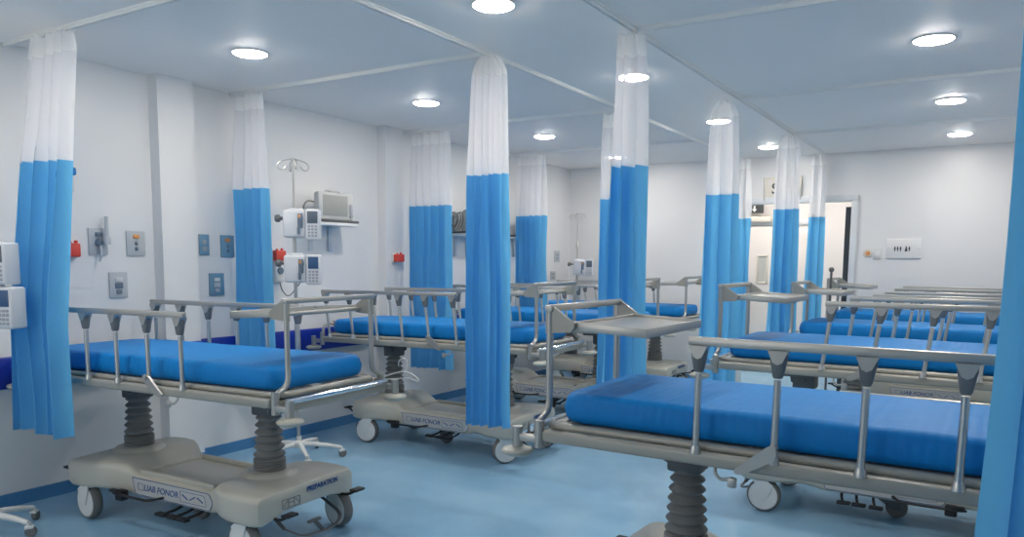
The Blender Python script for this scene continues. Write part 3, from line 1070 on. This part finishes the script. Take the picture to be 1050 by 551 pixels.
# wire hanger caught on the corner of the nearest left stretcher
hy = 3.225
hp = [(-2.90, 0.832), (-2.849, 0.846), (-2.793, 0.868), (-2.716, 0.892), (-2.672, 0.896), (-2.635, 0.889), (-2.592, 0.864), (-2.585, 0.853), (-2.60, 0.848), (-2.66, 0.862), (-2.78, 0.846), (-2.90, 0.832)]
hm = MB()
hm.tube(smooth_path([(x, hy + 0.01 * i / 12, z) for i, (x, z) in enumerate(hp)], 0.01, 3), 0.0032, 8)
hk = [(-2.680, 0.894), (-2.668, 0.915), (-2.662, 0.935), (-2.668, 0.957), (-2.688, 0.968), (-2.71, 0.963), (-2.728, 0.945), (-2.727, 0.92)]
hm.tube(smooth_path([(x, hy + 0.006, z) for x, z in hk], 0.012, 3), 0.0032, 8)
tag(hm.build('wire_hanger', 'white_plastic'), 'white wire coat hanger caught on the nearest left stretcher corner', 'hanger')


# ------------------------------------------------------------------ drip stands and pumps
def iv_stand(x, y, top, label, rot=0.0, n=5, reach=0.31, hooks=True, group='white wheeled drip stands'):
    t = thing('drip_stand', label, 'drip stand', (x, y, 0), rot, group)
    MB().lathe([(0.001, 0.085), (0.045, 0.085), (0.05, 0.10), (0.045, 0.125), (0.02, 0.14), (0.018, 0.17), (0.001, 0.17)], (0, 0, 0), 'z', 24).build('hub', 'white_plastic', t)
    pole = MB()
    split = top - 0.42
    pole.tube([(0, 0, 0.15), (0, 0, split)], 0.0135, 12)
    pole.lathe([(0.001, split - 0.03), (0.021, split - 0.03), (0.021, split + 0.02), (0.012, split + 0.04), (0.001, split + 0.04)], (0, 0, 0), 'z', 16)
    pole.tube([(0, 0, split), (0, 0, top)], 0.0075, 10)
    pole.build('pole', 'steel', t)
    for k in range(n):
        a = 2 * PI * k / n + 0.15
        c, s = math.cos(a), math.sin(a)
        leg = MB()
        leg.tube(smooth_path([(0.03 * c, 0.03 * s, 0.108), (0.6 * reach * c, 0.6 * reach * s, 0.098), (reach * c, reach * s, 0.075)], 0.08, 4), [0.019] * 2 + [0.017] * 3 + [0.015] * 2, 10)
        lg = leg.build('leg', 'white_plastic', t)
        w = MB()
        px, py = reach * c, reach * s
        w.lathe([(0.004, -0.013), (0.025, -0.013), (0.029, -0.008), (0.029, 0.008), (0.025, 0.013), (0.004, 0.013)], (0, 0, 0), 'y', 20)
        w.build('caster', 'tyre', lg, matrix=Matrix.Translation((px + 0.012 * c, py + 0.012 * s, 0.0292)) @ Matrix.Rotation(a + 0.6, 4, 'Z'))
        fk = MB()
        fk.cyl((px, py, 0.05), (px, py, 0.08), 0.012)
        fk.box((px + .004 * c, py + .004 * s, 0.052), (0.045, 0.036, 0.02), 0.006, rot=Matrix.Rotation(a + 0.6, 3, 'Z'))
        fk.build('caster_fork', 'white_plastic', lg)
    if hooks:
        for k in range(4):
            a = PI / 2 * k + 0.5
            c, s = math.cos(a), math.sin(a)
            P = [(0, 0, top), (0.06, 0, top - 0.012), (0.105, 0, top - 0.03), (0.118, 0, top - 0.065), (0.09, 0, top - 0.088), (0.06, 0, top - 0.07), (0.055, 0, top - 0.05)]
            MB().tube(smooth_path([(r * c, r * s, z) for r, _, z in P], 0.02, 3), 0.004, 8).build('hook', 'steel', t)
    return t


def make_pump(label, loc, rz, dark='screen', group='infusion pumps clamped on drip stands'):
    t = thing('infusion_pump', label, 'infusion pump', loc, rz, group)
    # local: front = -y, pole at (0, 0.13)
    MB().box((-0.055, 0, 0), (0.155, 0.16, 0.195), 0.018, 3).build('body', 'pump_plastic', t)
    d = MB().box((0.075, -0.035, -0.004), (0.10, 0.10, 0.215), 0.012, 3).build('control_panel', 'pump_plastic', t)
    MB().box((0.075, -0.086, 0.045), (0.072, 0.004, 0.085), 0.002).build('screen', dark, d)
    kb = MB()
    for i in range(3):
        for j in range(4):
            kb.box((0.051 + i * 0.024, -0.087, -0.018 - j * 0.022), (0.017, 0.005, 0.014), 0.002)
    kb.build('keypad', 'key', d)
    cs = MB()
    cs.box((-0.01, -0.085, 0.02), (0.035, 0.02, 0.10), 0.005)
    cs.box((0.003, -0.095, 0.04), (0.02, 0.014, 0.03), 0.004)
    cs.box((-0.02, -0.09, -0.05), (0.02, 0.016, 0.05), 0.004)
    cs.build('cassette_door', 'outlet_dark', t)
    MB().box((-0.012, -0.098, 0.05), (0.018, 0.006, 0.022), 0.003).build('tube_clip', 'outlet_orange', t)
    MB().box((-0.05, 0, 0.104), (0.10, 0.03, 0.02), 0.008).build('carry_handle', 'pump_plastic', t)
    k = MB()
    k.cyl((-0.13, 0.03, 0.04), (-0.165, 0.03, 0.04), 0.012)
    k.lathe([(0.002, -0.205), (0.022, -0.203), (0.028, -0.19), (0.026, -0.17), (0.01, -0.163), (0.002, -0.163)], (0, 0.03, 0.04), 'x', 20)
    k.build('clamp_knob', 'knuckle', t)
    MB().box((-0.085, 0.10, 0.0), (0.05, 0.06, 0.05), 0.006).build('pole_clamp', 'dark_metal', t)
    return t


IX, IY = -4.38, 4.03
iv_stand(IX, IY, 2.22, 'drip stand with curled top hooks beside the second curtain, carrying two pumps', 0.55)
face = math.radians(38)
pA = make_pump('upper of the two infusion pumps on the drip stand beside the monitor', (0, 0, 0), face)


def on_pole(px, py, z, rz, off=(-0.085, 0.13)):
    c, s = math.cos(rz), math.sin(rz)
    return (px - (off[0] * c - off[1] * s), py - (off[0] * s + off[1] * c), z)


pA.location = on_pole(IX, IY, 1.745, face)
pB = dup(pA, on_pole(IX, IY, 1.425, face), face, 'lower of the two infusion pumps on the drip stand, with dark blue screen')


def blue_screen(pump):
    for ch in pump.children_recursive:
        if ch.name.split('.')[0] == 'screen':
            ch.data = ch.data.copy()
            ch.data.materials[0] = MATS['screen_blue']
    return pump


blue_screen(pB)
LXV, LYV = -4.55, 1.97
iv_stand(LXV, LYV, 2.2, 'drip stand at the left edge of the photo, white legs with casters showing', 1.51, reach=0.245)
f2 = math.radians(20)
dup(pA, on_pole(LXV, LYV, 1.465, f2, (-0.165, 0.0)), f2, 'upper infusion pump at the left edge, in front of the nearest left curtain')
blue_screen(dup(pA, on_pole(LXV + 0.02, LYV + 0.01, 1.24, f2, (-0.165, 0.0)), f2, 'lower infusion pump at the left edge, in front of the nearest left curtain'))
FX, FY = -4.66, 9.12
iv_stand(FX, FY, 2.12, 'distant drip stand near the far left corner', 0.3, reach=0.25)
dup(pA, on_pole(FX, FY, 1.415, 0.45), 0.45, 'distant infusion pump on the drip stand near the far left corner')

# cable loop from gauge to the stand is built with the gauge below


# ------------------------------------------------------------------ things on the left wall
def wall_plate(y0, z1, y1, z0, label, m='plate_grey', kind=0, x=XL):
    cy, cz = (y0 + y1) / 2, (z0 + z1) / 2
    w, h = abs(y1 - y0), abs(z1 - z0)
    t = thing('wall_outlet', label, 'wall outlet', (x, cy, cz), 0, 'outlet plates on the left wall')
    MB().box((0.006, 0, 0), (0.012, w, h), 0.004).build('plate', m, t)
    if kind == 1:      # gas outlet with fittings
        b = MB()
        b.lathe([(0.002, 0.03), (0.02, 0.03), (0.026, 0.012), (0.03, 0.010)], (0, 0, -0.01), 'x', 20)
        b.box((0.02, 0.0, 0.045), (0.02, 0.04, 0.025), 0.003)
        b.build('gas_socket', 'outlet_dark', t)
        f = MB()
        f.tube([(0.05, 0.035, 0.02), (0.05, 0.035, 0.16)], 0.012, 12)
        f.cyl((0.02, 0.035, 0.0), (0.06, 0.035, 0.0), 0.014)
        f.box((0.05, 0.035, 0.005), (0.035, 0.035, 0.05), 0.005)
        f.build('flow_tube', 'plate_grey', t)
        MB().tube(smooth_path([(0.03, 0, -0.03), (0.05, 0.0, -0.09), (0.04, -0.015, -0.13)], 0.03), 0.008, 8).build('hose_stub', 'plate_grey', t)
    elif kind == 2:    # socket with orange tab
        MB().box((0.015, 0, 0.045), (0.008, 0.045, 0.026), 0.003).build('tab', 'outlet_orange', t)
        s = MB()
        s.box((0.014, 0, 0.0), (0.006, 0.022, 0.024), 0.003)
        s.box((0.014, 0, -0.038), (0.006, 0.022, 0.024), 0.003)
        s.build('socket', 'outlet_dark', t)
    elif kind == 3:    # double socket with white tab
        MB().box((0.015, 0, 0.035), (0.008, 0.05, 0.028), 0.003).build('tab', 'white_plastic', t)
        s = MB()
        s.box((0.014, 0, -0.005), (0.007, 0.055, 0.038), 0.003)
        s.box((0.014, 0, -0.045), (0.007, 0.04, 0.028), 0.003)
        s.build('socket', 'plate_grey' if m != 'plate_grey' else 'outlet_dark', t)
    else:
        s = MB()
        s.box((0.013, 0, 0.02), (0.005, w * 0.4, h * 0.22), 0.002)
        s.box((0.013, 0, -0.03), (0.005, w * 0.4, h * 0.22), 0.002)
        s.build('socket', 'key', t)
    return t


wall_plate(2.82, 1.685, 2.945, 1.515, 'grey wall outlet with a flow tube plugged in, leftmost of the upper plates', 'plate_grey', 1)
wall_plate(3.075, 1.675, 3.21, 1.51, 'grey wall outlet with small orange tab, left of the pillar', 'plate_grey', 2)
wall_plate(2.945, 1.40, 3.07, 1.23, 'grey wall outlet lowest on the wall left of the pillar', 'plate_grey', 3)
wall_plate(3.635, 1.67, 3.72, 1.52, 'narrow grey-blue outlet just right of the pillar', 'plate_blue', 0)
wall_plate(3.82, 1.67, 3.94, 1.505, 'blue outlet with orange tab, tucked beside the second curtain', 'plate_blue', 2)
wall_plate(3.71, 1.385, 3.84, 1.22, 'blue outlet lowest on the wall right of the pillar', 'plate_blue', 3)
wall_plate(6.37, 1.39, 6.47, 1.28, 'small grey plate below the second monitor shelf', 'plate_grey', 0)
wall_plate(9.02, 1.63, 9.16, 1.48, 'upper grey plate near the far left corner', 'plate_grey', 0)
wall_plate(8.92, 1.36, 9.05, 1.25, 'lower grey plate near the far left corner', 'plate_grey', 0)


def red_fitting(y, z, w, h, label, x=XL):
    t = thing('call_button', label, 'wall fitting', (x, y, z), 0, 'red fittings on the left wall')
    MB().box((0.012, 0, 0), (0.024, w * 1.1, h * 1.15), 0.005).build('back_plate', 'white_plastic', t)
    MB().box((0.045, 0, 0), (0.05, w, h), 0.008).cyl((0.045, w * 0.25, h * 0.4), (0.045, w * 0.25, h * 0.72), 0.011).cyl(
        (0.045, -w * 0.25, h * 0.4), (0.045, -w * 0.25, h * 0.66), 0.009).build('red_cover', 'red_plastic', t)


red_fitting(2.70, 1.54, 0.07, 0.085, 'small red fitting just right of the nearest left curtain')
red_fitting(4.35, 1.52, 0.10, 0.085, 'small red fitting between the second curtain and the drip stand pumps')
red_fitting(5.71, 1.512, 0.11, 0.072, 'small red fitting on the pillar left of the wide curtain behind the second left stretcher', XL + 0.10)

# soap dispenser
t = thing('dispenser', 'white dispenser with blue top half hidden behind the nearest left curtain', 'dispenser', (XL, 2.685, 1.98))
MB().box((0.04, 0, 0.045), (0.08, 0.085, 0.05), 0.012, 3).build('lid', 'blue_plastic', t)
MB().box((0.035, 0, -0.03), (0.065, 0.065, 0.10), 0.012, 3).build('body', 'white_plastic', t)
MB().cyl((0.05, 0, -0.08), (0.05, 0, -0.098), 0.01).build('nozzle', 'knuckle', t)

# pressure gauge with cord
t = thing('pressure_gauge', 'white wall gauge with hanging grey cord under the red fitting by the drip stand', 'gauge', (XL, 4.35, 1.38))
MB().box((0.025, 0, 0), (0.05, 0.085, 0.15), 0.015, 3).build('body', 'white_plastic', t)
MB().lathe([(0.002, 0.062), (0.026, 0.062), (0.03, 0.05), (0.03, 0.045)], (0, 0, 0.02), 'x', 24).build('dial', 'outlet_dark', t)
MB().tube(smooth_path([(0.03, 0.01, -0.07), (0.04, 0.02, -0.14), (0.06, 0.07, -0.20), (0.10, 0.12, -0.12), (0.16, 0.15, -0.03)], 0.08, 6), 0.005, 8).build('cord', 'cable', t)


def monitor(y0, y1, zs, label_m, label_s, cable=True, hgt=0.225):
    cy = (y0 + y1) / 2
    L = y1 - y0
    t = thing('wall_shelf', label_s, 'shelf', (XL, cy, zs), 0, 'monitor shelves on the left wall')
    MB().box((0.115, 0.02, 0.0), (0.23, L + 0.08, 0.02), 0.003).build('board', 'shelf_dark', t)
    MB().box((0.113, 0.02, -0.024), (0.225, L + 0.07, 0.026), 0.004).build('tray_lip', 'rail_white', t)
    for yb in (-0.10, 0.12):
        MB().box((0.012, yb, -0.13), (0.024, 0.04, 0.24), 0.004).build('bracket', 'frame_paint', t)
    m = thing('patient_monitor', label_m, 'monitor', (XL + 0.085, cy, zs + 0.010), 0, 'patient monitors on wall shelves')
    body = MB()
    prof = [(0.03, -L / 2 + 0.05, 0.03, 0.80), (0.06, -L / 2 + 0.02, 0.0, 0.94), (0.10, -L / 2 + 0.004, 0.0, 0.99), (0.12, -L / 2 + 0.002, 0.0, 1.0)]
    rings = []
    for x, yy, zz, k in prof:
        hh = hgt * k
        rings.append([Vector((x, -abs(yy), zz)), Vector((x, abs(yy), zz)), Vector((x, abs(yy), hh)), Vector((x, -abs(yy), hh))])
    body.rings(rings)
    case = body.build('case', 'monitor_case', m, smooth=False)
    bz = MB()
    bz.box((0.123, 0, hgt / 2), (0.022, L, hgt), 0.010, 3)
    b = bz.build('bezel', 'monitor_case', m)
    MB().box((0.1345, -0.03 * L, hgt / 2 + 0.004), (0.004, L * 0.72, hgt * 0.76), 0.002).build('screen', 'monitor_screen', b)
    kn = MB()
    kn.box((0.137, L * 0.42, hgt * 0.35), (0.006, L * 0.06, hgt * 0.5), 0.002)
    kn.lathe([(0.001, 0.016), (0.014, 0.016), (0.016, 0.0)], (0.132, L * 0.42, hgt * 0.16), 'x', 16)
    kn.build('control_strip', 'key', b)
    MB().tube(smooth_path([(0.09, -0.08, hgt - 0.01), (0.09, -0.08, hgt + 0.015), (0.09, 0.08, hgt + 0.015), (0.09, 0.08, hgt - 0.01)], 0.02), 0.008, 8).build('carry_handle', 'monitor_case', case)
    if cable:
        MB().tube(smooth_path([(0.06, -L / 2 + 0.03, 0.14), (0.05, -L / 2 - 0.05, 0.15), (0.05, -L / 2 - 0.09, 0.10), (0.05, -L / 2 - 0.10, 0.03), (0.05, -L / 2 - 0.09, -0.06)], 0.05, 5), 0.007, 8).build('cable', 'cable', m)
    return m


monitor(4.62, 5.02, 1.815, 'grey patient monitor on the wall shelf beside the drip stand', 'wall shelf carrying the monitor beside the drip stand')
m2 = monitor(6.72, 7.08, 1.79, 'patient monitor with coiled leads, right of the wide left curtain', 'wall shelf right of the wide left curtain', False)
monitor(7.92, 8.28, 1.79, 'distant monitor peeking out behind the tall bundled left curtain', 'distant wall shelf behind the tall bundled left curtain', False)
# coil of leads standing on the second shelf
lead = MB()
for k in range(6):
    r = 0.075 + 0.006 * (k % 3)
    cx = 0.02 * k
    pts = []
    for j in range(25):
        a = 2 * PI * j / 24
        pts.append((cx + 0.03 * math.sin(a) - 0.06, 0.9 * r * math.cos(a) + 0.01 * k, r * 1.1 * math.sin(a) + 0.095))
    lead.tube(pts[:-1], 0.0075, 6, closed=True)
o = lead.build('cable_coil', 'cable')
o.location = (XL + 0.13, 6.58, 1.80)
tag(o, 'coil of dark monitor leads lying on the second wall shelf', 'cables')

# ------------------------------------------------------------------ far wall signs
yw = YF
t = thing('room_sign', 'cream lettered sign above the doorway, partly behind a curtain', 'sign', (-2.16, yw, 2.355))
MB().box((0, -0.015, 0), (0.42, 0.03, 0.265), 0.004).build('panel', 'sign_cream', t)
MB().box((-0.205, -0.02, 0), (0.014, 0.042, 0.27), 0.003).box((0.205, -0.02, 0), (0.014, 0.042, 0.27), 0.003).build('side_strip', 'satin', t)
text_mesh('lettering', 'S', 0.17, 'sign_dark', t, frame_matrix((-0.085, -0.031, -0.005), (1, 0, 0), (0, 0, 1)), bold=0.003)
MB().lathe([(0.001, -0.0335), (0.03, -0.0335), (0.03, -0.029), (0.001, -0.029)], (-0.145, 0, 0.075), 'y', 20).build('emblem', 'door_leaf', t)

t = thing('exit_sign', 'small dark exit sign with white arrow in the corridor beyond the doorway', 'sign', (-2.92, YC - 0.10, 2.26))
MB().box((0, 0, 0), (0.24, 0.03, 0.15), 0.004).build('panel', 'sign_dark', t)
a = MB()
Ma = Matrix.Translation((0.0, -0.0165, -0.02))
a.prism([(-0.012, 0.045), (0.012, 0.045), (0.012, 0.0), (0.035, 0.0), (0.0, -0.04), (-0.035, 0.0), (-0.012, 0.0)], 0.003, Ma)
a.box((-0.04, -0.0165, 0.052), (0.12, 0.003, 0.022))
a.build('arrow', 'sign_white', t)
MB().box((0, 0.05, 0.0), (0.05, 0.09, 0.04)).build('mount', 'sign_dark', t)

t = thing('pictogram_plate', 'white wall plate with small dark figure symbols right of the doorway', 'sign', (-0.86, yw + 0.001, 1.66))
MB().box((0, -0.008, 0), (0.34, 0.016, 0.21), 0.003).build('plate', 'sign_white', t)
pg = MB()
for k, (x, sc) in enumerate(((-0.085, 1), (-0.058, 1), (-0.03, 1), (0.025, 1.15), (0.055, 1))):
    pg.lathe([(0.0005, -0.0185), (0.006 * sc, -0.0185), (0.006 * sc, -0.0155), (0.0005, -0.0155)], (x, 0, 0.018 * sc), 'y', 12)
    pg.box((x, -0.017, 0.0), (0.016 * sc, 0.003, 0.024))
    w_ = 0.009 if k != 3 else 0.022
    pg.box((x, -0.017, -0.020), (w_ * sc, 0.003, 0.022))
pg.build('pictogram', 'sign_dark', t)
MB().lathe([(0.0005, -0.0185), (0.004, -0.0185), (0.004, -0.015), (0.0005, -0.015)], (-0.15, 0, 0), 'y', 10).lathe(
    [(0.0005, -0.0185), (0.004, -0.0185), (0.004, -0.015), (0.0005, -0.015)], (0.15, 0, 0), 'y', 10).build('screw', 'satin', t)

t = thing('light_switch', 'white light switch on the far wall beside the doorway', 'switch', (-1.115, yw, 1.605))
MB().box((0, -0.006, 0), (0.085, 0.012, 0.115), 0.004).build('plate', 'white_plastic', t)
MB().box((0, -0.014, 0), (0.035, 0.008, 0.06), 0.003).build('rocker', 'sign_white', t)
t = thing('wall_button', 'small orange round button left of the white light switch', 'button', (-1.215, yw, 1.608))
MB().lathe([(0.001, -0.008), (0.045, -0.008), (0.05, 0.0)], (0, 0, 0), 'y', 20).build('rosette', 'sign_cream', t)
MB().lathe([(0.001, -0.03), (0.02, -0.03), (0.024, -0.02), (0.024, -0.004)], (0, 0, 0), 'y', 20).build('knob', 'outlet_orange', t)

# thin rod stand between the last two right stretchers
t = thing('rod_stand', 'thin dark upright rod with round knob in front of the doorway', 'stand', (-1.33, 7.93, 0))
MB().lathe([(0.001, 0.0), (0.15, 0.0), (0.15, 0.02), (0.06, 0.035), (0.02, 0.06), (0.001, 0.06)], (0, 0, 0), 'z', 28).build('foot', 'satin', t)
MB().cyl((0, 0, 0.05), (0, 0, 1.42), 0.011).build('rod', 'dark_metal', t)
MB().lathe([(0.001, 1.41), (0.018, 1.415), (0.026, 1.435), (0.018, 1.455), (0.001, 1.46)], (0, 0, 0), 'z', 16).build('knob', 'dark_metal', t)

# ------------------------------------------------------------------ camera
f_px, cy_px = 795.0, 351.0
yaw, pitch, roll = 0.5548, 0.10528, 0.0083
fwd = Vector((-math.sin(yaw), math.cos(yaw), 0))
rgt = Vector((math.cos(yaw), math.sin(yaw), 0))
up = Vector((0, 0, 1))
f2v = math.cos(pitch) * fwd - math.sin(pitch) * up
u2 = math.sin(pitch) * fwd + math.cos(pitch) * up
r3 = math.cos(roll) * rgt + math.sin(roll) * u2
u3 = -math.sin(roll) * rgt + math.cos(roll) * u2
cam = bpy.data.cameras.new('camera')
cam.sensor_width = 36
cam.lens = f_px / 1050 * 36
cam.shift_y = (cy_px - 275.5) / 1050
cam.clip_start = 0.05
co = bpy.data.objects.new('camera', cam)
C.objects.link(co)
Mx = Matrix((r3, u3, -f2v)).transposed().to_4x4()
Mx.translation = Vector((0, 0, 1.5))
co.matrix_world = Mx
scene.camera = co

# ------------------------------------------------------------------ world and view
w = bpy.data.worlds.new('world')
w.use_nodes = True
w.node_tree.nodes['Background'].inputs['Color'].default_value = (1.0, 0.98, 0.96, 1)
w.node_tree.nodes['Background'].inputs['Strength'].default_value = 1.1
scene.world = w
vs = scene.view_settings
vs.view_transform = 'Standard'
vs.look = 'None'
vs.gamma = 1.0
vs.use_curve_mapping = False
vs.exposure = 1.55
pl = bpy.data.lights.new('added_window_portal', 'AREA')  # guides sky light through the added back-wall window
pl.shape = 'RECTANGLE'
pl.size = WX1 - WX0
pl.size_y = WZ1 - WZ0
pl.cycles.is_portal = True
po = bpy.data.objects.new('added_window_portal', pl)
C.objects.link(po)
po.location = ((WX0 + WX1) / 2, YN - 0.15, (WZ0 + WZ1) / 2)
po.rotation_euler = (PI / 2, 0, 0)
scene.cycles.max_bounces = 10
scene.cycles.diffuse_bounces = 6
scene.cycles.transparent_max_bounces = 16
scene.cycles.sample_clamp_indirect = 8
